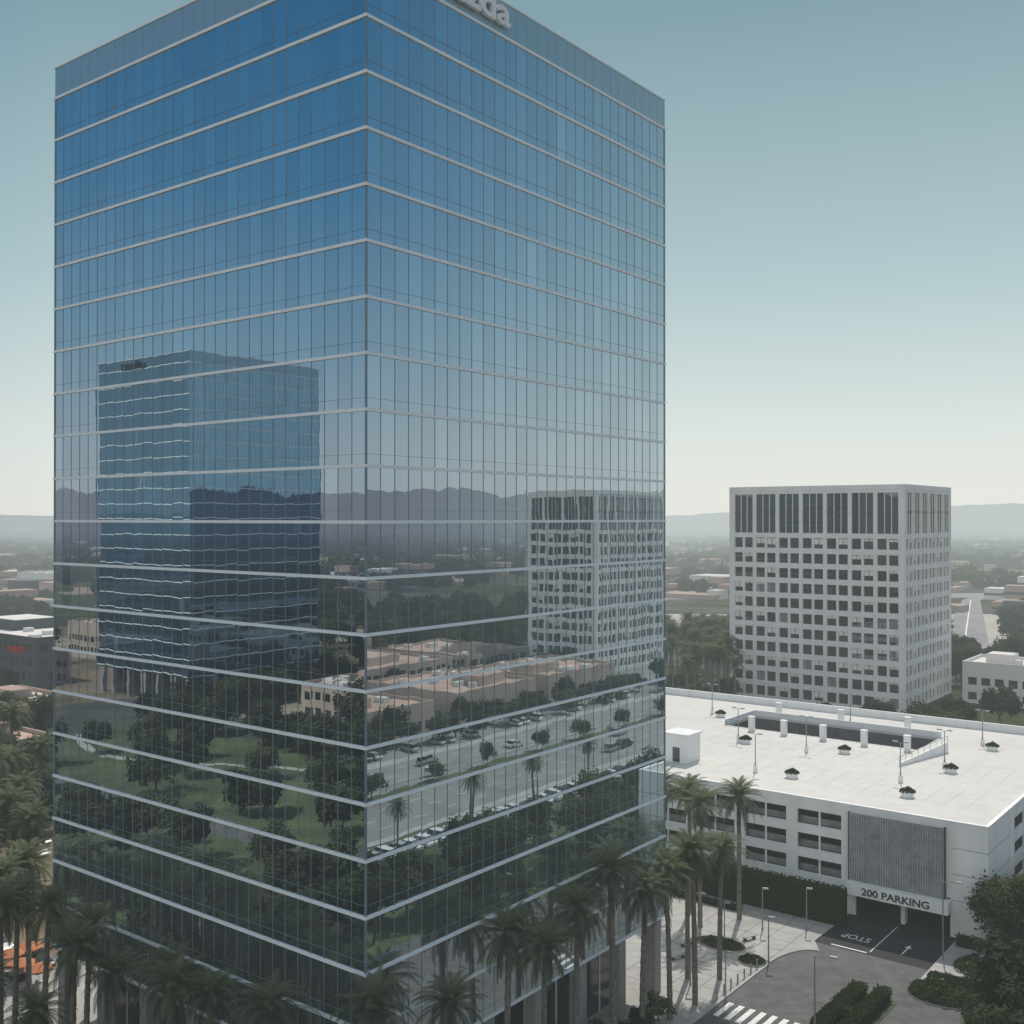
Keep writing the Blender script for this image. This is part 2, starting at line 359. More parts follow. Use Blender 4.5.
# ---------------- precast office block
def office(name,p0,p1,q0,q1,H,seed):
    rg=random.Random(seed); E=empty(name)
    wl=MB(['precast','roof']); wn=MB(['winglass']); ml=MB(['dkmetal'])
    top=12.2; zt=H-1.3; z_tf=H-top-0.6
    fh=4.1; nf=int(z_tf//fh); 
    dd=0.7
    for ax,c,sg,a0,a1 in [('q',q0,-1,p0,p1),('p',p1,1,q0,q1),('q',q1,1,p0,p1),('p',p0,-1,q0,q1)]:
        def B(mb,x0,x1,o0,o1,za,zb,mi=0,sh=.5):
            u0,u1=c-sg*o0,c-sg*o1
            if ax=='q': mb.box(x0,x1,u0,u1,za,zb,mi,sh)
            else: mb.box(u0,u1,x0,x1,za,zb,mi,sh)
        L=a1-a0; nb=round(L/6.6); bw=(L-1.6)/nb
        for i in range(nb+1):
            x=a0+0.8+i*bw; hw=0.8 if i in(0,nb) else 0.5
            if ax=='p' and i in (0,nb): 
                if i==0: B(wl,a0+dd+0.004,x+hw,0.004,dd,0,zt)
                else: B(wl,x-hw,a1-dd-0.004,0.004,dd,0,zt)
            else: B(wl,x-hw,x+hw,0,dd,0,zt)
        B(wl,a0 if ax=='q' else a0+dd,a1 if ax=='q' else a1-dd,-0.05,dd,zt,H)
        for i in range(nb):
            x0=a0+0.8+i*bw+(0.8 if i==0 else 0.5); x1=a0+0.8+(i+1)*bw-(0.8 if i==nb-1 else 0.5)
            xm=(x0+x1)/2
            B(wl,xm-0.3,xm+0.3,0.06,dd,0,z_tf)
            for f in range(nf+1):
                z=z_tf-f*fh
                B(wl,x0,xm-0.3,0.1,dd,z-1.45 if f else z-1.3,z); B(wl,xm+0.3,x1,0.1,dd,z-1.45 if f else z-1.3,z)
                for (a,b) in ((x0,xm-0.3),(xm+0.3,x1)):
                    zb=z-fh; ztp=z-1.45
                    if zb<0: continue
                    pts=[(a,zb),(b,zb),(b,ztp),(a,ztp)]
                    P=[((x,c-sg*0.55,zz) if ax=='q' else (c-sg*0.55,x,zz)) for x,zz in pts]
                    wn.poly(P,0,rg.random()*0.96 if rg.random()<0.95 else 1.0)
                    B(ml,(a+b)/2-0.05,(a+b)/2+0.05,0.42,0.54,zb,ztp)
                    if rg.random()<0.22:
                        hh=rg.uniform(0.4,1.8); B(wl,a+0.06,b-0.06,0.535,0.545,ztp-hh,ztp-0.02)
            P=[((x,c-sg*0.55,zz) if ax=='q' else (c-sg*0.55,x,zz)) for x,zz in [(x0,z_tf),(x1,z_tf),(x1,zt-0.8),(x0,zt-0.8)]]
            wn.poly(P,0,rg.random()*0.9)
            B(wl,x0,x1,0.1,dd,zt-0.8,zt)
            for j in range(1,3):
                xx=x0+(x1-x0)*j/3; B(wl,xx-0.09,xx+0.09,0.3,0.54,z_tf,zt-0.8)
            B(ml,x0,x1,0.36,0.54,z_tf+5.4,z_tf+6.0)
    wl.box(p0+dd,p1-dd,q0+dd,q1-dd,H-1.2,H-0.8,1)
    wl.box(p0+10,p1-10,q0+10,q1-10,H-0.8,H+0.0,0)
    wl.obj('walls',E); wn.obj('windows',E); ml.obj('window_frames',E); return E
office('precast_office_building',-81.3,-32.3,223,264,58.7,5)
office('precast_office_building',132,160,232,275,59,6)

# ---------------- parking garage
ZD=12.5
def garage():
    E=empty('parking_garage')
    pL,pR,qF,qB=-75,23.7,77.9,146.0
    w=MB(['wall','garint','deck','white','screen','winglass','dkmetal','metal'])
    levels=[3.2,6.3,9.4]
    for z in levels: w.box(pL+0.5,pR-0.5,qF+0.5,qB-0.5,z-0.4,z,1)
    zd=12.5; h0,h1,k0,k1=-32,2,122,134
    for a in [(pL+0.4,h0,qF+0.4,qB-0.4),(h1,pR-0.4,qF+0.4,qB-0.4),(h0,h1,qF+0.4,k0),(h0,h1,k1,qB-0.4)]:
        w.box(a[0],a[1],a[2],a[3],zd-0.45,zd,2)
    for a in [(h0-0.25,h1+0.25,k1,k1+0.25),(h0-0.25,h0,k0,k1)]:
        w.box(a[0],a[1],a[2],a[3],zd+0.003,zd+1.0,3)
    w.box(h0+0.3,h1,k1-0.4,k1-0.01,9.41,zd-0.46,1)
    x=h0
    while x<h1: w.box(x,x+0.08,k0-0.1,k0-0.02,zd+0.003,zd+1.05,6); x+=2
    for k in range(3): w.box(h0,h1,k0-0.07,k0-0.04,zd+0.35*(k+1)-0.03,zd+0.35*(k+1),6)
    a=gp(899,766,ZD); b=gp(947,752,ZD); dx,dy=b[0]-a[0],b[1]-a[1]; l=math.hypot(dx,dy); nx,ny=-dy/l*0.15,dx/l*0.15
    n0=len(w.v)
    P8=[(a[0]-nx,a[1]-ny),(b[0]-nx,b[1]-ny),(b[0]+nx,b[1]+ny),(a[0]+nx,a[1]+ny)]
    for z in (0,1):
        for i,(p,q) in enumerate(P8): w.v.append(W(p,q,zd+0.003+(0 if z==0 else (0.5 if i in (0,3) else 1.7)))); w.sh.append(.5); w.tl.append((0,0,0))
    for f in [(4,5,6,7),(0,1,5,4),(1,2,6,5),(2,3,7,6),(3,0,4,7)]: w.f.append(tuple(n0+i for i in f)); w.m.append(3)
    for i in range(9):
        t=i/8; p=a[0]+dx*t; q=a[1]+dy*t; zz=zd+0.5+1.2*t; w.cyl((p,q,zz),(p,q,zz+0.9),.04,.04,5,7)
    w.cyl((a[0],a[1],zd+1.4),(b[0],b[1],zd+2.6),.04,.04,5,7)
    p=pL+6
    while p<pR-2:
        for q in (qF+8,qF+24,qF+42,qF+58): w.box(p-0.35,p+0.35,q-0.35,q+0.35,0,zd-0.46,1)
        p+=8
    bays=np.arange(6.9,pL,-7.4)
    ztop=13.7
    bands=[(0,0.7),(2.6,4.1),(6.0,7.2),(9.1,10.3),(12.2,ztop)]
    for z0,z1 in bands:
        w.box(pL,6.9,qF,qF+0.35,z0,z1,0)
        w.box(pL,6.9,qB-0.35,qB,z0,z1,0)
        w.box(pL,pL+0.35,qF+0.35,qB-0.35,z0,z1,0)
    for b in bays:
        w.box(b-0.75,b+0.75,qF-0.12,qF+0.36,0,ztop+0.004,0)
        w.box(b-0.5,b+0.5,qB-0.37,qB+0.1,0,ztop-0.1,0)
        for z0,z1 in [(0.7,2.6),(4.1,6.0),(7.2,9.1),(10.3,12.2)]:
            w.box(b-3.8,b-3.6,qF+0.05,qF+0.3,z0,z1,0)
            for k in range(3): w.box(b-7.0,b-0.5,qF+0.2,qF+0.23,z0+0.15+k*0.25,z0+0.18+k*0.25,7)
            w.box(b-6.6,b-0.8,qF+0.9,qF+0.95,z0,z0+0.8,4)
        for z in (4.1,7.2,10.3): w.box(b-6.6,b-0.76,qF-0.06,qF-0.005,z-0.12,z-0.02,0)
    w.box(6.9,23.7,qF,qF+0.35,4.6,ztop,0)
    w.box(6.9,7.9,qF,qF+0.35,0,4.6,0); w.box(19.4,23.7,qF,qF+0.35,0,4.6,0)
    w.box(13.4,13.9,qF+0.5,qF+1.5,0,4.2,0)
    w.box(pR-0.35,pR,qF+0.35,qF+11,0,ztop,0)
    for z0,z1 in [(0,4.2),(5.9,7.3),(9.0,10.4),(12.1,ztop)]:
        w.box(pR-0.35,pR,qF+11,qB-0.0,z0,z1,0)
    for q in np.arange(qF+11.6,qB,7.4):
        w.box(pR-0.36,pR+0.1,q-0.6,q+0.6,0,ztop+0.004,0)
    w.box(pR-12,pR-0.35,qB-0.35,qB,0,ztop,0)
    w.box(6.9,pR-12,qB-0.35,qB,0,ztop-0.01,0)
    for z in (4.4,7.5,10.6): w.box(19.5,23.7,qF-0.012,qF+0.01,z,z+0.05,6); w.box(pR-0.01,pR+0.012,qF,qF+10.5,z,z+0.05,6)
    w.box(pL-0.05,pR+0.05,qF-0.06,qF+0.42,ztop+0.005,ztop+0.14,3)
    w.box(pR-0.42,pR+0.06,qF+0.42,qB-0.4,ztop+0.005,ztop+0.14,3)
    w.box(pL,pR,qB-0.4,qB+0.05,ztop+0.005,ztop+0.14,3)
    w.obj('structure',E)
    s=MB(['screen','dkmetal','rib'])
    s.box(7.3,18.9,qF-0.55,qF-0.45,4.6,12.9,0)
    x=7.35
    while x<18.9: s.box(x,x+0.06,qF-0.63,qF-0.551,4.6,12.9,2); x+=0.3
    for x in (7.2,18.85): s.box(x,x+0.1,qF-0.64,qF-0.01,4.5,13.0,1)
    s.obj('perforated_screen',E)
    sg=MB(['white','dkmetal']); sg.box(7.2,19.6,qF-1.7,qF-0.02,3.0,4.45,0); sg.box(7.3,19.5,qF-1.6,qF-0.1,2.95,2.999,1); sg.obj('canopy',E)
    text('sign_lettering','200 PARKING',1.2,W(13.4,qF-1.72,3.3),E1v,(0,0,1),'dkmetal',0.03,E,1.15,'CENTER').data.offset=0.03
    mk=MB(['kerb'])
    for q in (95,112):
        for i in range(int((22+70)/2.75)):
            p=-70+i*2.75; mk.box(p,p+0.08,q-5,q+5,zd+0.004,zd+0.008)
    for i in range(30):
        p=-66+i*2.75; mk.box(p,p+0.08,qF+0.7,qF+5.5,zd+0.004,zd+0.008)
    mk.obj('bay_markings',E)
    c=MB(['white','darkglass','wall'])
    cp,cq=gp(676,762,ZD); c.box(cp-2,cp+2,cq,cq+4,zd+0.003,zd+4.2,0); c.box(cp-2.3,cp+2.3,cq-.3,cq+4.3,zd+4.2,zd+4.45,2); c.box(cp-.6,cp+.6,cq-.05,cq-.001,zd+0.1,zd+2.3,1)
    c.obj('stair_core',E)
    return E
garage()

# ---------------- lamps and planters
def lamp_mesh(h,arm=1.2,ped=False,double=False):
    b=MB(['metal','white'],True)
    z0=0
    if ped: b.cyl((0,0,0),(0,0,1.0),0.32,0.32,10,1); z0=1.0
    b.cyl((0,0,z0),(0,0,z0+0.35),0.16,0.12,8); b.cyl((0,0,z0+0.35),(0,0,h),0.09,0.06,8)
    for s in ([1,-1] if double else [1]):
        b.cyl((0,0,h-0.1),(s*arm,0,h+0.15),0.045,0.035,6); b.box(min(s*(arm-.1),s*(arm+.6)),max(s*(arm-.1),s*(arm+.6)),-0.16,0.16,h+0.08,h+0.22,0)
        b.box(min(s*arm,s*(arm+.5)),max(s*arm,s*(arm+.5)),-0.12,0.12,h+0.05,h+0.079,1)
    return b.mesh('lamp')
L1=lamp_mesh(9,1.5); L2=lamp_mesh(5.6,0.5,True,True); L3=lamp_mesh(5,0.1)
def planter_mesh():
    b=MB(['wall','hedge'],True)
    b.cyl((0,0,0),(0,0,0.75),0.75,0.95,12,0)
    r=random.Random(1)
    for i in range(160):
        t=r.random()*6.28; rr=r.random()**.5*1.0; z=0.75+r.random()*0.7*(1.1-rr)
        c=Vector((rr*math.cos(t),rr*math.sin(t),z)); a=Vector((r.gauss(0,1),r.gauss(0,1),r.gauss(0,1))).normalized()*0.2; bb=a.orthogonal().normalized()*0.2
        b.poly([tuple(c+a),tuple(c+bb),tuple(c-a),tuple(c-bb)],1,r.random()*0.8)
    return b.mesh('planter')
PM=planter_mesh()
for px,py in [(712,714),(738,742),(755,772),(806,752),(850,726),(900,782),(982,745),(944,768)]:
    p,q=gp(px,py,ZD); inst('deck_lamp_post',L2,p,q,ZD,ROT)
for px,py in [(738,742),(783,776),(836,752),(897,795),(983,749),(941,771),(714,716)]:
    p,q=gp(px,py,ZD); inst('planter_pot',PM,p+1.3,q,ZD)
pil=MB(['white'],True); pil.box(-0.45,0.45,-0.45,0.45,0,2.4); pil.box(-0.52,0.52,-0.52,0.52,2.4,2.55); PIL=pil.mesh('pillar')
for p,q in [(-26,120),(-20,120),(-13,120),(-6,120),(1,120),(-28,136),(-16,136),(-4,136)]:
    inst('vent_pillar',PIL,p,q,ZD,ROT)

# ---------------- vegetation
def tree_mesh(seed,h=9,r=4.2,nleaf=2600,leaf='leaf',ls=0.34,trunk=True):
    rg=random.Random(seed); b=MB(['bark',leaf],True)
    th=h*0.3
    top=Vector((rg.gauss(0,.3),rg.gauss(0,.3),th))
    if trunk: b.cyl((0,0,0),tuple(top),0.28,0.18,8,0,False)
    nb=15; blobs=[]
    for i in range(nb):
        t=rg.random()*6.283; rr=r*(0.1+0.75*rg.random()**0.6); z=th+(h-th)*(0.1+0.75*rg.random())
        k=1-0.55*max(0,(z-h*0.6)/(h*0.4)); c=Vector((rr*k*math.cos(t),rr*k*math.sin(t),z))
        R=r*(0.28+0.2*rg.random()); blobs.append((c,R,rg.random()))
        if trunk:
            mid=top.lerp(c,0.5)+Vector((0,0,0.3)); b.cyl(tuple(top),tuple(mid),0.12,0.08,5,0,False); b.cyl(tuple(mid),tuple(c),0.08,0.03,5,0,False)
    for i in range(nleaf):
        c,R,tn=blobs[rg.randrange(nb)]
        d=Vector((rg.gauss(0,1),rg.gauss(0,1),rg.gauss(0,1)*0.8)).normalized()
        rad=R*(0.55+0.5*rg.random()) if rg.random()<.85 else R*(1.05+.25*rg.random())
        pnt=c+d*rad
        a=(Vector((rg.gauss(0,1),rg.gauss(0,1),rg.gauss(0,.6)))).normalized(); n2=a.cross(d+Vector((0,0,.3)));
        if n2.length<.01: continue
        n2.normalize(); s=ls*(0.6+0.8*rg.random())
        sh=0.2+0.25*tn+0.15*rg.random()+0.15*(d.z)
        b.poly([tuple(pnt+a*s),tuple(pnt+n2*s*.6),tuple(pnt-a*s),tuple(pnt-n2*s*.6)],1,max(0,min(1,sh)))
    return b.mesh('tree')
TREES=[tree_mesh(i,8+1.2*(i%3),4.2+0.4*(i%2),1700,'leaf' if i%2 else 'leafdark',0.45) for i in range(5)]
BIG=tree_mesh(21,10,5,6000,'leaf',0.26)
FART=[tree_mesh(40+i,9,4.6,420,'leaffar',1.0,False) for i in range(3)]
def palm_mesh(seed,h=15,nf=50,fl=3.4):
    rg=random.Random(seed); b=MB(['palmbark','palmleaf','palmdark'],True)
    lx,ly=rg.gauss(0,.35),rg.gauss(0,.35); prev=(0,0,0); N=12
    for i in range(1,N+1):
        t=i/N; cur=(lx*t*t,ly*t*t,h*t); r=0.30-0.08*t; 
        b.cyl(prev,cur,r+0.03,r-0.02,9,0,i==N); prev=cur
    c0=Vector(prev)
    b.cyl(tuple(c0-Vector((0,0,1.2))),tuple(c0-Vector((0,0,.3))),0.25,0.55,9,0,False); b.cyl(tuple(c0-Vector((0,0,.3))),tuple(c0+Vector((0,0,.5))),0.55,0.2,9,0,True)
    for f in range(nf):
        az=f*2.39996+rg.random()*0.3; u=f/nf
        el=math.radians(80-130*u+rg.gauss(0,6)); L=fl*(0.85+0.25*rg.random())*(0.8+0.35*min(1,u*2))
        drop=1.0+0.5*rg.random(); pts=[]; mi=2 if u>0.9 else 1
        n=9; p=c0.copy(); e=el
        for k in range(n+1):
            pts.append(p.copy()); d=Vector((math.cos(az)*math.cos(e),math.sin(az)*math.cos(e),math.sin(e)))
            p=p+d*(L/n); e-=drop*(0.05+0.2*k/n)
            e=max(e,-1.5)
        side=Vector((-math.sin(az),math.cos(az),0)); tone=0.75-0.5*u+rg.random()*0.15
        for k in range(n):
            a,bb=pts[k],pts[k+1]; ax=(bb-a).normalized(); up=ax.cross(side).normalized()
            for j in range(3):
                m=a.lerp(bb,(j+.5)/3); tt=(k+(j+.5)/3)/n
                ll=0.62*math.sin(math.pi*min(1,0.12+tt*0.86))+0.10
                for s in (1,-1):
                    d=(side*s*0.8+ax*0.55-Vector((0,0,1))*0.28).normalized()
                    tip=m+d*ll; wv=ax*0.055
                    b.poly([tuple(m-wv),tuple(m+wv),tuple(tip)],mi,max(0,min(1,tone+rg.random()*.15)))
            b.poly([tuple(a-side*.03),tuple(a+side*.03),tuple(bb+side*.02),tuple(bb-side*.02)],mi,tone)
    return b.mesh('palm')
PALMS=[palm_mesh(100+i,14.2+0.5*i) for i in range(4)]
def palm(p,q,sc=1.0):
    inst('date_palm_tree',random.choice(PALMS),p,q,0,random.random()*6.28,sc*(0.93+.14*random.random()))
def tree(p,q,sc=1.0,big=False):
    inst('broadleaf_tree',BIG if big else random.choice(TREES),p,q,0,random.random()*6.28,sc*(0.85+0.3*random.random()))
def hedge(name,pts,h,w=1.2,dens=60,leaf='hedge'):
    b=MB([leaf]); rg=random.Random(len(pts)*7+int(h*10))
    for (a,c) in zip(pts[:-1],pts[1:]):
        A=Vector((a[0],a[1],0));C=Vector((c[0],c[1],0)); L=(C-A).length; d=(C-A).normalized(); n=Vector((-d.y,d.x,0))
        i0=w/2-0.15
        q=[A+n*i0,A-n*i0,C-n*i0,C+n*i0]
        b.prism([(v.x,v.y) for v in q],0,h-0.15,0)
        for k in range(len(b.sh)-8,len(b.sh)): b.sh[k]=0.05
        for i in range(int(L*dens*(2*h+w)/4)):
            f=rg.random()*(2*h+w); t=rg.random()*L+rg.gauss(0,.05)
            if f<h: o,z=-w/2,f
            elif f<h+w: o,z=f-h-w/2,h
            else: o,z=w/2,f-h-w
            pt=A+d*t+n*(o+rg.gauss(0,.06)); pt.z=z+rg.gauss(0,.07)
            if pt.z<0: pt.z=.05
            a1=Vector((rg.gauss(0,1),rg.gauss(0,1),rg.gauss(0,1))).normalized(); b1=a1.orthogonal().normalized(); s=0.15
            b.poly([tuple(pt+a1*s),tuple(pt+b1*s*.7),tuple(pt-a1*s),tuple(pt-b1*s*.7)],0,0.1+rg.random()*.6)
    return b.obj(name)
def shrubbed(name,cp,cq,rp,rq,h=0.8,n=900):
    b=MB(['hedge']); rg=random.Random(int(cp*10+cq))
    for i in range(n):
        t=rg.random()*6.283; rr=rg.random()**.5
        p=cp+rp*rr*math.cos(t); q=cq+rq*rr*math.sin(t)
        z=h*(0.4+0.6*noise.noise(Vector((p*1.3,q*1.3,0)))+0.3)*(1.05-rr**4*.6)*(0.6+.4*rg.random())+0.15
        pt=Vector((p,q,max(0.16,z))); a1=Vector((rg.gauss(0,1),rg.gauss(0,1),rg.gauss(0,1))).normalized(); b1=a1.orthogonal().normalized(); s=0.2
        b.poly([tuple(pt+a1*s),tuple(pt+b1*s*.7),tuple(pt-a1*s),tuple(pt-b1*s*.7)],0,0.1+rg.random()*.7)
    return b.obj(name)

# ---------------- ground + near site
g=MB(['ground'],True); g.poly([(-9000,-9000,0),(9000,-9000,0),(9000,9000,0),(-9000,9000,0)]); g.obj('ground')
def sheet(name,p0,p1,q0,q1,z,m):
    b=MB([m]); b.poly([(p0,q0,z),(p1,q0,z),(p1,q1,z),(p0,q1,z)]); return b.obj(name)
def ell(cp,cq,rp,rq,n=28): return [(cp+rp*math.cos(2*math.pi*i/n),cq+rq*math.sin(2*math.pi*i/n)) for i in range(n)]
pv=MB(['paving','kerb'])
pv.box(-60,5.6,-2.5,TQ+34,0.0,0.13,0)
arc=[(5.6,57)]+[(5.6+3.2*(1-math.cos(t*math.pi/2/8)),57+7*math.sin(t*math.pi/2/8)) for t in range(1,9)]
pv.prism([(5.6,57)]+arc[1:]+[(7.2,66.5),(7.2,77.9),(5.6,77.9)],0.0,0.128,0)
pv.box(20.5,40,62,77.9,0.0,0.13,0)
pv.obj('pavement')
sheet('planting_bed',-60,5.6,-25,-2.5,0.10,'soil')
sheet('planting_bed',-62,5.6,-54,-25.4,0.016,'soil')
jt=MB(['asphalt'])
for i in range(12): jt.box(-6,5.5,44.5+i*2.8,44.56+i*2.8,0.131,0.135)
for i in range(5): jt.box(-6+i*2.8,-5.94+i*2.8,44.5,77.5,0.1355,0.138)
jt.obj('paving_joints')
sheet('driveway',5.6,30,-60,62,0.006,'asphalt')
sheet('driveway',5.6,20.5,62,76,0.0101,'asphalt')
sheet('garage_entrance_lane',7.2,20.4,66.5,82,0.016,'asphalt_lane')
sheet('driveway',30,62,30,46,0.006,'asphalt')
kb=MB(['kerb']); kb.box(5.6,5.75,-25,56.9,0,0.15); kb.box(20.35,20.5,62,77.5,0,0.15); kb.box(7.05,7.2,66.5,77.5,0,0.15); kb.obj('kerb')
mk=MB(['paint'])
for i in range(7): mk.box(6.4+i*1.2,7.0+i*1.2,42.2,45.8,0.0101,0.0141)
mk.box(9.0,13.2,66.9,67.15,0.0201,0.0241); mk.box(13.35,13.47,67.5,77,0.0201,0.0241)
mk.obj('crosswalk_marking')
text('stop_marking','STOP',2.0,W(12.4,71.3,0.024),(-E1[0],-E1[1],0),(-E2[0],-E2[1],0),'paint',0.001,None,0.72)
ar=MB(['paint']); ar.poly([(16.45,69,.0201),(16.6,69,.0201),(16.6,71.2,.0201),(16.45,71.2,.0201)]); ar.poly([(16.15,71.2,.0201),(16.9,71.2,.0201),(16.53,72.2,.0201)]); ar.obj('arrow_marking')
for (cp,cq,rp,rq) in [(-1,58.6,3.0,1.9),(4.0,56.4,1.6,1.5)]:
    b=MB(['kerb','soil']); b.prism(ell(cp,cq,rp,rq),0.0,0.32,0,1); b.obj('planting_island'); shrubbed('shrub_bed',cp,cq,rp*.85,rq*.85,0.6,500)
b=MB(['kerb','soil']); b.prism(ell(23.4,60.3,3.4,2.4),0.0,0.17,0,1); b.obj('planting_island'); shrubbed('shrub_bed',23.4,60.3,3.2,2.2,1.2,1500)
b=MB(['kerb','lawn']); b.prism([(15.6,38),(20.2,38),(20.2,56),(17.9,57.6),(15.6,56)],0.0,0.16,0,1); b.obj('planting_island')
hedge('box_hedge',[(16.6,44),(16.6,55.5)],1.5,1.5,140); hedge('box_hedge',[(19,44),(19,56)],1.5,1.3,140); hedge('box_hedge',[(17.36,49),(18.3,49)],1.55,1.5)
hedge('climbing_hedge',[(-34,73.2),(8.4,73.2)],4.6,1.4,80)
hedge('box_hedge',[(20.8,75.6),(40,75.6)],1.3,1.3); hedge('box_hedge',[(-34,70),(-4,70)],0.8,1.2)
b=MB(['kerb','lawn']); b.prism([(27,48),(60,48),(60,77),(27,77),(25.5,70),(26.5,58)],0.0,0.19,0,1); b.obj('lawn_verge')
for px,py,s in [(1003,1040,0.75),(985,1040,.6),(1015,952,0.95),(1035,960,1.0)]:
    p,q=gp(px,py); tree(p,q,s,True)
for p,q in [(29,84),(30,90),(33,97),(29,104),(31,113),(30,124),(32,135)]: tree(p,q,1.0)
for px,py in [(942,985),(965,990),(990,975),(970,970)]:
    p,q=gp(px,py); shrubbed('shrub_bed',p,q,1.8,1.6,1.3,600)
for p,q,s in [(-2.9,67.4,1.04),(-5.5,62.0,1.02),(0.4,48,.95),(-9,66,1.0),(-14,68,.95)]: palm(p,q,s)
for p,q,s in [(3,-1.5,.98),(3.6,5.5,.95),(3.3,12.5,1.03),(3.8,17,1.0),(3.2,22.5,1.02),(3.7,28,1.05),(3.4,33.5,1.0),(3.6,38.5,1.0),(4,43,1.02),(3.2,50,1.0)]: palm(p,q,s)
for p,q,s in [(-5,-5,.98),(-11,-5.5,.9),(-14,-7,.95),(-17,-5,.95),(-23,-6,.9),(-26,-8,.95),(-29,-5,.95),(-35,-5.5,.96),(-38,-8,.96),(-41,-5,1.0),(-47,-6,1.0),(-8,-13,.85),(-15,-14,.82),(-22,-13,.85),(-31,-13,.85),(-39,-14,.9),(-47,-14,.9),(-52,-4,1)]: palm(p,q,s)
for i in range(30): tree(-50+i*1.8+random.random(),-3.6-random.random()*12,0.6)
for i in range(12): tree(2.9,-2+i*3.6,0.34)
for px,d in [(8,128),(30,110),(12,187),(-10,150),(40,165),(-20,120),(2,105),(20,140),(35,125),(15,160)]:
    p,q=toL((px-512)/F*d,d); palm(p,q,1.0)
for px,py,h in [(814,1050,L1),(768,962,L3),(942,960,L1),(690,985,L3),(724,945,L3),(806,930,L3),(700,935,L3),(725,1000,L3),(762,930,L3)]:
    p,q=gp(px,py); inst('street_lamp',h,p,q,0,random.random()*0.5+ROT,1.0)
bo=MB(['metal'],True); bo.cyl((0,0,0),(0,0,0.95),.09,.09,8); bo.cyl((0,0,.95),(0,0,1.02),.11,.06,8); BO=bo.mesh('bollard')
for i in range(7): inst('bollard',BO,5.2,45.5+i*1.6,.13)
bn=MB(['stone','dkmetal'],True); bn.box(-1,1,-.25,.25,.38,.46); bn.box(-.8,-.6,-.2,.2,0,.38,1); bn.box(.6,.8,-.2,.2,0,.38,1); BN=bn.mesh('bench')
for p,q in [(-3,52),(1,62),(-4,56)]: inst('park_bench',BN,p,q,.13,ROT+1.2)

# ---------------- cars
def car_mesh(col,suv=False):
    b=MB([col,'carglass','tyre','metal','red'],True)
    L=4.6;wd=0.92; hh=0.78 if not suv else 0.92; rt=1.42 if not suv else 1.75
    prof=[(-2.3,0.35),(-2.3,hh-0.05),(-2.15,hh+0.08),(-1.3,hh+0.14) if not suv else (-2.1,hh+0.12),(1.0,hh+0.12),(2.0,hh-0.08),(2.3,hh-0.25),(2.3,0.35)]
    def sec(pr,y0,y1,mi):
        n=len(b.v)
        for y in (y0,y1):
            for x,z in pr: b.v.append((x,y,z)); b.sh.append(.5); b.tl.append((0,0,0))
        k=len(pr)
        b.f.append(tuple(n+i for i in range(k))); b.m.append(mi); b.f.append(tuple(n+k+i for i in reversed(range(k)))); b.m.append(mi)
        for i in range(k):
            j=(i+1)%k; b.f.append((n+i,n+k+i,n+k+j,n+j)); b.m.append(mi)
    sec(prof,-wd,wd,0)
    x0,x1,x2,x3=((-1.9,-1.2,0.35,1.15) if not suv else (-2.15,-1.95,0.4,1.15)); zb=hh+0.1; yt=wd-0.2
    bot=[(x0,-wd+.05,zb),(x3,-wd+.05,zb),(x3,wd-.05,zb),(x0,wd-.05,zb)]; tp=[(x1,-yt,rt),(x2,-yt,rt),(x2,yt,rt),(x1,yt,rt)]
    for i in range(4):
        j=(i+1)%4; b.poly([bot[i],bot[j],tp[j],tp[i]],1)
    b.poly([(x,y,z+0.002) for x,y,z in tp],0); b.box(x1+.02,x2-.02,-yt+.02,yt-.02,rt,rt+0.05,0)
    xm=(x1+x2)/2
    for s in (-1,1): b.poly([(xm-.05,s*(wd-.045),zb),(xm+.05,s*(wd-.045),zb),(xm+.05,s*(yt+.005),rt),(xm-.05,s*(yt+.005),rt)],0)
    for x in (-1.4,1.4):
        for s in (-1,1): b.cyl((x,s*(wd-.2),0.34),(x,s*(wd+.02),0.34),0.34,0.34,14,2); b.cyl((x,s*(wd+.02),0.34),(x,s*(wd+.03),0.34),0.2,0.2,10,3)
    b.box(2.29,2.31,-.8,-.5,.58,.7,3); b.box(2.29,2.31,.5,.8,.58,.7,3); b.box(-2.31,-2.29,-.85,-.6,.65,.78,4); b.box(-2.31,-2.29,.6,.85,.65,.78,4)
    return b.mesh('car')
CARS=[car_mesh('car_w'),car_mesh('car_w',True),car_mesh('car_s'),car_mesh('car_k',True),car_mesh('car_b'),car_mesh('car_r'),car_mesh('car_s',True)]
CW=[0,0,1,1,2,2,3,3,4,6,6,0,2,2,1,3]
def car(p,q,rot,k=None): inst('parked_car',CARS[k] if k is not None else CARS[random.choice(CW)],p,q,0.02,rot+ROT)
p,q=gp(1012,968); car(p,q,0.1,0)

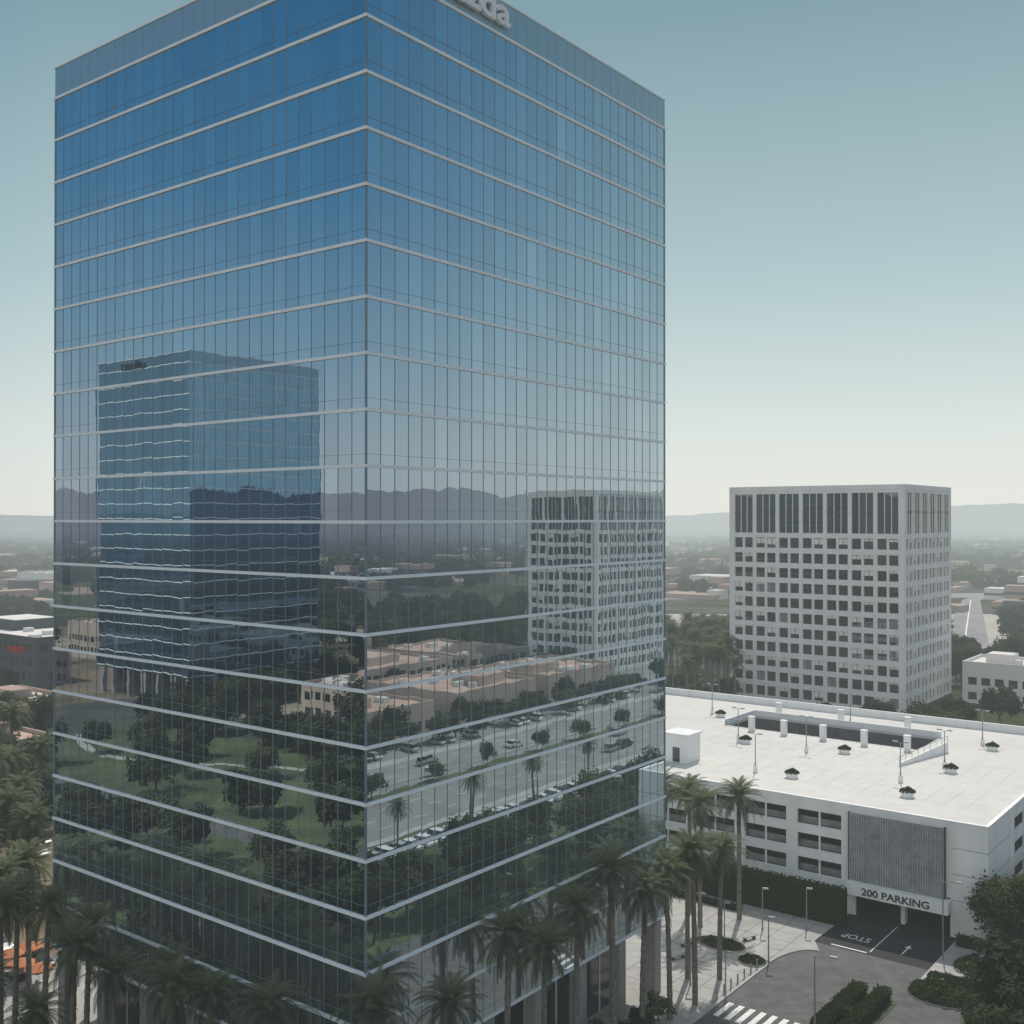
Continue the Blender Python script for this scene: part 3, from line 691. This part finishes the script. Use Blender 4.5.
# ---------------- right-hand world (mirrored by the east face)
def low_bld(name,p0,p1,q0,q1,h,wallm='tan',roofm='pink',par=0.8):
    E=empty(name)
    b=MB([wallm,roofm,'townd','townw'])
    b.box(p0,p1,q0,q1,0,h-par,0)
    b.box(p0,p1,q0,q0+.4,h-par,h,0);b.box(p0,p1,q1-.4,q1,h-par,h,0);b.box(p0,p0+.4,q0+.4,q1-.4,h-par,h,0);b.box(p1-.4,p1,q0+.4,q1-.4,h-par,h,0)
    b.poly([(p0+.4,q0+.4,h-par+.01),(p1-.4,q0+.4,h-par+.01),(p1-.4,q1-.4,h-par+.01),(p0+.4,q1-.4,h-par+.01)],1)
    r=random.Random(int(p0*3+q0))
    for i in range(int((p1-p0)*(q1-q0)/120)+1):
        x=r.uniform(p0+2,p1-4);y=r.uniform(q0+2,q1-4); b.box(x,x+1+r.random()*2,y,y+1+r.random()*2,h-par+.012,h-par+1.2,3)
    x=r.uniform(p0+3,(p0+p1)/2-1); y=r.uniform(q0+3,(q0+q1)/2-1)
    b.box(x,x+(p1-p0)*.3,y,y+(q1-q0)*.35,h-par+.015,h+1.6,0); b.box(x+.3,x+(p1-p0)*.3-.3,y+.3,y+(q1-q0)*.35-.3,h+1.6,h+1.75,1)
    b.obj('walls',E)
    w=MB(['winglass','townd'])
    nf=max(1,int(h//4.2))
    for f in range(nf):
        z0=f*4.0+1.0; z1=z0+2.0
        a=p0+1.5
        while a+2.4<p1:
            w.poly([(a,q0-.03,z0),(a+2.2,q0-.03,z0),(a+2.2,q0-.03,z1),(a,q0-.03,z1)],0,r.random()*.9)
            w.poly([(a,q1+.03,z0),(a,q1+.03,z1),(a+2.2,q1+.03,z1),(a+2.2,q1+.03,z0)],0,r.random()*.9); a+=3.4
        a=q0+1.5
        while a+2.4<q1:
            w.poly([(p1+.03,a,z0),(p1+.03,a+2.2,z0),(p1+.03,a+2.2,z1),(p1+.03,a,z1)],0,r.random()*.9)
            w.poly([(p0-.03,a,z0),(p0-.03,a,z1),(p0-.03,a+2.2,z1),(p0-.03,a+2.2,z0)],0,r.random()*.9); a+=3.4
    w.obj('windows',E); return E
sheet('avenue',62,96,-400,600,0.008,'farroad')
sheet('pavement',58,62,-400,600,0.02,'paving'); sheet('pavement',96,99,-400,600,0.02,'paving')
b=MB(['kerb','lawn']); b.prism([(78,-400),(81,-400),(81,600),(78,600)],0,0.15,0,1); b.obj('median')
mk=MB(['paint'])
for q in range(-100,300,8):
    for p in (66,70,74,85,89,93): mk.box(p,p+0.12,q,q+3,0.012,0.016)
mk.obj('lane_marking')
sheet('lawn',31,57.5,-120,300,0.012,'lawn')
sheet('parking_lot',99,235,30,300,0.010,'farroad')
for i in range(46): 
    if random.random()<.8: car(55.2,38+i*2.8,0,random.choice([0,0,1,2,3,6]))
sheet('parking_lot',52,58,30,170,0.016,'asphalt')
for i in range(60): 
    if random.random()<.45: car(102.5,38+i*2.8,0)
for i in range(10): car(random.choice([67.9,72,76,83,87,91]),random.uniform(-40,260),math.pi/2)
r0=random.Random(5)
for (p0,p1,q0,q1,h) in [(112,140,62,98,8),(112,138,104,132,7.5),(112,142,140,172,8),(114,140,180,214,7.5),(150,190,60,96,9),(150,188,104,140,8.5),(152,194,148,184,9),(152,190,192,222,8.5),(200,240,80,130,9),(200,245,140,200,10)]:
    low_bld('shopping_building',p0,p1,q0,q1,h)
for i in range(70): tree(31+r0.random()*12,-30+i*3.4+r0.random()*3,0.85)
for i in range(20): tree(79.5,-60+i*17+r0.random()*5,0.5)
for i in range(46): tree(99+r0.random()*8,30+i*5.2,0.65)
for i in range(50): tree(r0.choice([109,145,147,197,246,255])+r0.gauss(0,1.5),60+r0.random()*180,0.75)
for i in range(60): tree(190+r0.random()*110,180+r0.random()*160,1.1)
for i in range(6): palm(47,20+i*16,.7)

# ---------------- left-hand world (mirrored by the west face)
sheet('lawn',-175,-62,-100,-56,0.014,'lawn')
sheet('lawn',-200,-62.2,-50,-2,0.012,'lawn')
b=MB(['paving'])
pts=[]
for i in range(41):
    t=i/40; p=-175+t*115; q=-80+9*math.sin(t*7.0); pts.append((p,q))
for a,c in zip(pts[:-1],pts[1:]): b.poly([(a[0],a[1]-1.0,.03),(c[0],c[1]-1.0,.03),(c[0],c[1]+1.0,.03),(a[0],a[1]+1.0,.03)])
b.obj('footpath')
sheet('plaza',-112,-62,-118,-100,0.02,'paving')
sheet('drive_lane',-175,5,-56,-50,0.024,'asphalt')
for i in range(84):
    p=-175+r0.random()*180; q=-r0.random()*30-17
    tree(p,q,0.8)
for i in range(40): tree(-175+r0.random()*110,-58-r0.random()*4 if r0.random()<.25 else -96-r0.random()*8,0.9)
for i in range(9): tree(-160+r0.random()*95,-66-r0.random()*26,0.9)
for i in range(120):
    p=-340+r0.random()*330; q=-112-r0.random()*190
    if -232<p<-178 and -166<q<-110: continue
    tree(p,q,1.15)
for i in range(30): tree(-182+r0.random()*14,-105-r0.random()*60,0.9)
def umb_mesh():
    b=MB(['orange','metal','wall'],True); n=8; R=1.5
    for i in range(n):
        a=2*math.pi*i/n;c=2*math.pi*(i+1)/n
        b.poly([(0,0,2.9),(R*math.cos(a),R*math.sin(a),2.35),(R*math.cos(c),R*math.sin(c),2.35)],0)
        b.poly([(R*math.cos(a),R*math.sin(a),2.35),(R*math.cos(a),R*math.sin(a),2.2),(R*math.cos(c),R*math.sin(c),2.2),(R*math.cos(c),R*math.sin(c),2.35)],0)
    b.cyl((0,0,0),(0,0,2.95),.03,.03,6,1); b.cyl((0,0,.7),(0,0,.75),.5,.5,12,2)
    return b.mesh('umb')
UM=umb_mesh()
for px,py in [(332,790),(344,788),(352,795)]:
    p,q=gL(px,py); inst('cafe_umbrella',UM,p,q,0.02,0,1.1)
for px,py in [(12,975),(30,968),(22,985),(40,990)]:
    p,q=gp(px,py); inst('cafe_umbrella',UM,p,q,0.14,0,1.0)
for (p0,p1,q0,q1,h) in [(-150,-100,-160,-125,9),(-90,-45,-170,-130,8),(-160,-110,-215,-180,10),(-95,-50,-220,-185,9),(-300,-250,-120,-70,10),(-320,-250,-200,-160,12),(-180,-120,-270,-235,12)]:
    low_bld('shopping_building',p0,p1,q0,q1,h)

# ---------------- direct view, left side
p,q=toL(-128,300)
low_bld('dark_glass_building',p-60,p,q-5,q+35,17,'townd','townw',1.5)
text('shop_sign','MARKET',2.6,W(p-15,q-5.2,12.2),E1v,(0,0,1),'red',0.1)
for X,Y,a,c,h in [(-155,430,50,30,12),(-190,520,70,35,10),(-240,640,80,40,11),(-120,262,30,16,7),(-108,222,26,14,6),(-300,760,80,60,12)]:
    p,q=toL(X,Y); low_bld('commercial_building',p-a/2,p+a/2,q-c/2,q+c/2,h,'townw' if Y>400 else 'tan','townw' if Y>400 else 'pink')
for i in range(80):
    Y=150+r0.random()*330; X=Y*(-0.49+r0.random()*0.07)
    p,q=toL(X,Y)
    if abs(Y-285)<14: continue
    tree(p,q,0.85)
for i in range(14):
    d=115+i*5; X=(-60+r0.random()*110-512)/F*d; p,q=toL(X,d); 
    if p<-48: car(p,q,0)
# ---------------- direct view, right side background
p,q=gp(955,703); low_bld('small_office_building',p+1,p+24,q+3,q+22,11.2,'townw','townw')
b=MB(['bare'],True); b.poly([(60,430,.02),(250,405,.02),(250,560,.02),(60,560,.02)]); b.obj('bare_lot')
def wp(px,py,z=.05):
    d=CH*F/(py-HZ); return ((px-512)/F*d,d,z)
b=MB(['farroad','paint'],True)
b.poly([wp(936,650),wp(990,650),wp(980,600),wp(962,600)]); b.poly([wp(962,600),wp(980,600),wp(1060,576),wp(1044,575)])
b.poly([wp(962,650,.06),wp(964,650,.06),wp(971,600,.06),wp(970,600,.06)],1); b.obj('far_road')
b=MB(['farroad'],True); b.poly([(-700,600,.07),(-700,640,.07),(900,760,.07),(900,720,.07)]); b.obj('freeway')
def place_dir(px,d): return toL((px-512)/F*d,d)
for i in range(60):
    px=655+r0.random()*82; d=268+r0.random()*115; p,q=place_dir(px,d); palm(p,q,1.0)
for i in range(18):
    px=655+r0.random()*80; d=262+r0.random()*60; p,q=place_dir(px,d); tree(p,q,0.6)
for i in range(50):
    px=(955+r0.random()*20) if r0.random()<.2 else (992+r0.random()*80); d=255+r0.random()*140; p,q=place_dir(px,d)
    if gp(955,703)[0]-4<p<gp(955,703)[0]+30 and abs(q-gp(955,703)[1]-10)<34: continue
    tree(p,q,1.0)
for i in range(34):
    px=735+r0.random()*230; d=222+r0.random()*28; p,q=place_dir(px,d)
    if q>150: tree(p,q,0.8)
for i in range(16): tree(-36+i*4.5,151+r0.random()*5,0.85)

def merged(name,src,places,matname,sc=(0.8,1.3)):
    vs=[];fs=[];sh=[];n=0
    arrs=[]
    for me in src:
        v=np.zeros(len(me.vertices)*3);me.vertices.foreach_get('co',v);v=v.reshape(-1,3)
        f=np.array([list(pl.vertices) for pl in me.polygons if len(pl.vertices)==4])
        s=np.zeros(len(me.vertices));me.attributes['shade'].data.foreach_get('value',s); arrs.append((v,f,s))
    for (x,y) in places:
        v,f,s=arrs[r0.randrange(len(arrs))]; k=r0.uniform(*sc); t=r0.random()*6.28; c,s2=math.cos(t),math.sin(t)
        R=np.array([[c,-s2,0],[s2,c,0],[0,0,1]]); vs.append((v@R.T)*k-np.array([0,0,2*k])+np.array([x,y,0])); fs.append(f+n); sh.append(np.clip(s+r0.uniform(-.2,.25),0,1)); n+=len(v)
    vs=np.concatenate(vs);fs=np.concatenate(fs);sh=np.concatenate(sh)
    me=bpy.data.meshes.new(name); me.vertices.add(len(vs)); me.vertices.foreach_set('co',vs.ravel())
    me.loops.add(fs.size); me.loops.foreach_set('vertex_index',fs.ravel().astype(np.int32)); me.polygons.add(len(fs))
    me.polygons.foreach_set('loop_start',(np.arange(len(fs))*4).astype(np.int32)); me.update(calc_edges=True)
    a=me.attributes.new('shade','FLOAT','POINT'); a.data.foreach_set('value',sh.astype(np.float32)); me.materials.append(M[matname])
    o=bpy.data.objects.new(name,me); COL.objects.link(o)
TINY=[tree_mesh(60+i,9,5,90,'leaffar',2.0,False) for i in range(3)]
def sect(az0,az1,r0_,r1_,n,thr=0.0):
    out=[]
    while len(out)<n:
        a=math.radians(r0.uniform(az0,az1)); r=r0_+(r1_-r0_)*r0.random()**1.2; x,y=r*math.sin(a),r*math.cos(a)
        if 22.0<math.degrees(a)<24.8 and r<820 and az0>0 and az1<40: continue
        if noise.noise(Vector((x*0.006,y*0.006,3)))+0.25*noise.noise(Vector((x*.03,y*.03,1)))>thr: out.append((x,y))
    return out
merged('distant_trees',FART,sect(5,30,430,900,440,0.02)+sect(-30,-20,420,900,200,0.0)+sect(60,95,300,900,650,-.05)+sect(-105,-75,330,900,600,-.05),'leaffar')
merged('distant_trees',TINY,sect(5,30,850,3500,3600,0.0)+sect(-30,-19,850,3500,1300,0.03)+sect(55,95,850,3500,3200,-.05)+sect(-105,-75,850,3500,2800,-.05),'leaffar',(0.9,1.8))
tb=MB(['townw','townt','townd'],False)
for az0,az1,n in [(4,30,760),(-30,-19,450),(55,95,620),(-105,-75,620)]:
    for (x,y) in sect(az0,az1,600,3800,n,-0.15):
        p,q=toL(x,y); a=8+r0.random()**2*36; c=8+r0.random()**2*22; h=3+r0.random()**3*9
        mi=r0.choices([0,1,2],[2,6,1])[0]; tb.box(p-a/2,p+a/2,q-c/2,q+c/2,0,h,mi)
        if h>6: tb.box(p-a/2-.1,p+a/2+.1,q-c/2-.1,q+c/2+.1,h*.4,h*.6,2)
tb.obj('distant_town')

def hills():
    NA=720;NR=16; vs=[];fs=[]
    for j in range(NR):
        r=3600+j*240
        for i in range(NA):
            az=i/NA*360; a=math.radians(az); x,y=r*math.sin(a),r*math.cos(a)
            azs=az if az<=180 else az-360
            side=min(1,max(0,(abs(azs)-32)/28)); base=58+64*max(0,min(1,(azs-18)/5))*(azs<60)
            t=j/(NR-1); prof=math.sin(min(1,t*1.25)*math.pi/2)
            n1=noise.fractal(Vector((x*.0014,y*.0014,2)),0.75,2.1,7)
            Hh=(base+side*112)+n1*(24+70*side)
            vs.append((x,y,-2+max(0,Hh*prof)))
    for j in range(NR-1):
        for i in range(NA):
            k=(i+1)%NA; fs.append((j*NA+i,j*NA+k,(j+1)*NA+k,(j+1)*NA+i))
    me=bpy.data.meshes.new('hills'); me.from_pydata(vs,[],fs); me.materials.append(M['hills'])
    me.polygons.foreach_set('use_smooth',[True]*len(fs)); me.update()
    o=bpy.data.objects.new('hills',me); COL.objects.link(o)
hills()

# ---------------- light and camera
w=bpy.data.worlds.new("World"); scene.world=w; w.use_nodes=True; nt=w.node_tree; nt.nodes.clear()
sky=nt.nodes.new('ShaderNodeTexSky'); sky.sky_type='NISHITA'; sky.sun_disc=False; sky.sun_elevation=EL; sky.sun_rotation=AZ
sky.air_density=1.0; sky.dust_density=1.0; sky.ozone_density=1.5; sky.altitude=0
tc=nt.nodes.new('ShaderNodeTexCoord'); sp=nt.nodes.new('ShaderNodeSeparateXYZ'); nt.links.new(tc.outputs['Generated'],sp.inputs[0])
def mth(op,a,b=None,cl=False):
    n=nt.nodes.new('ShaderNodeMath'); n.operation=op; n.use_clamp=cl
    for i,v in enumerate((a,b)):
        if v is None: continue
        if isinstance(v,(int,float)): n.inputs[i].default_value=v
        else: nt.links.new(v,n.inputs[i])
    return n.outputs[0]
zf=mth('DIVIDE',sp.outputs[2],0.6,True)
front=ramp(nt,zf,[(0,(0.76,0.79,0.76)),(0.12,(0.68,0.745,0.73)),(0.35,(0.42,0.56,0.585)),(0.70,(0.20,0.335,0.38)),(1,(0.15,0.28,0.36))])
side=ramp(nt,zf,[(0,(0.42,0.46,0.52)),(0.10,(0.37,0.44,0.51)),(0.28,(0.19,0.34,0.47)),(0.48,(0.055,0.22,0.41)),(0.75,(0.010,0.145,0.33)),(1,(0.008,0.14,0.32))])
dt=nt.nodes.new('ShaderNodeVectorMath'); dt.operation='DOT_PRODUCT'; nt.links.new(tc.outputs['Generated'],dt.inputs[0]); dt.inputs[1].default_value=(math.sin(AZ),math.cos(AZ),0)
hl=mth('SQRT',mth('SUBTRACT',1.0001,mth('MULTIPLY',sp.outputs[2],sp.outputs[2])))
dn=mth('DIVIDE',dt.outputs['Value'],hl)
t=mth('POWER',mth('DIVIDE',mth('SUBTRACT',dn,0.33),0.43,True),1.4)
mx=nt.nodes.new('ShaderNodeMixRGB'); nt.links.new(t,mx.inputs[0]); nt.links.new(side,mx.inputs[1]); nt.links.new(front,mx.inputs[2])
bk=mth('DIVIDE',mth('SUBTRACT',-0.45,dn),0.3,True)
mb=nt.nodes.new('ShaderNodeMixRGB'); nt.links.new(bk,mb.inputs[0]); nt.links.new(mx.outputs[0],mb.inputs[1]); mb.inputs[2].default_value=(0.98,1.02,1.02,1)  # pale back sky added as fill to brighten camera-facing facades
sc=nt.nodes.new('ShaderNodeVectorMath'); sc.operation='SCALE'; sc.inputs['Scale'].default_value=10.0; nt.links.new(mb.outputs[0],sc.inputs[0])
up=nt.nodes.new('ShaderNodeVectorMath'); up.operation='MULTIPLY'; up.inputs[1].default_value=(2.1,1.8,1.4); nt.links.new(sky.outputs[0],up.inputs[0])
kz=mth('DIVIDE',mth('SUBTRACT',sp.outputs[2],0.5),0.2,True)
kz=mth('MAXIMUM',kz,0.06)
mf=nt.nodes.new('ShaderNodeMixRGB'); nt.links.new(kz,mf.inputs[0]); nt.links.new(sc.outputs[0],mf.inputs[1]); nt.links.new(up.outputs[0],mf.inputs[2])
bg=nt.nodes.new('ShaderNodeBackground'); bg.inputs[1].default_value=0.1
out=nt.nodes.new('ShaderNodeOutputWorld'); nt.links.new(mf.outputs[0],bg.inputs[0]); nt.links.new(bg.outputs[0],out.inputs[0])
sl=bpy.data.lights.new('sun','SUN'); sl.energy=3.0; sl.angle=math.radians(0.5); sl.color=(1,0.96,0.89)
try: sl.cycles.use_multiple_importance_sampling=False
except Exception: pass
so=bpy.data.objects.new('sun',sl); COL.objects.link(so)
sd=Vector((math.sin(AZ)*math.cos(EL),math.cos(AZ)*math.cos(EL),math.sin(EL)))
so.rotation_euler=(-sd).to_track_quat('-Z','Y').to_euler()
cam=bpy.data.cameras.new('camera'); cam.sensor_width=36; cam.lens=36*F/1024; cam.clip_end=30000; cam.clip_start=0.5
co=bpy.data.objects.new('camera',cam); COL.objects.link(co); co.location=(0,0,CH)
co.rotation_euler=(math.radians(90+math.degrees(math.atan((HZ-512)/F))),0,0)
scene.camera=co
scene.view_settings.view_transform='Standard'; scene.view_settings.look='None'; scene.view_settings.exposure=0
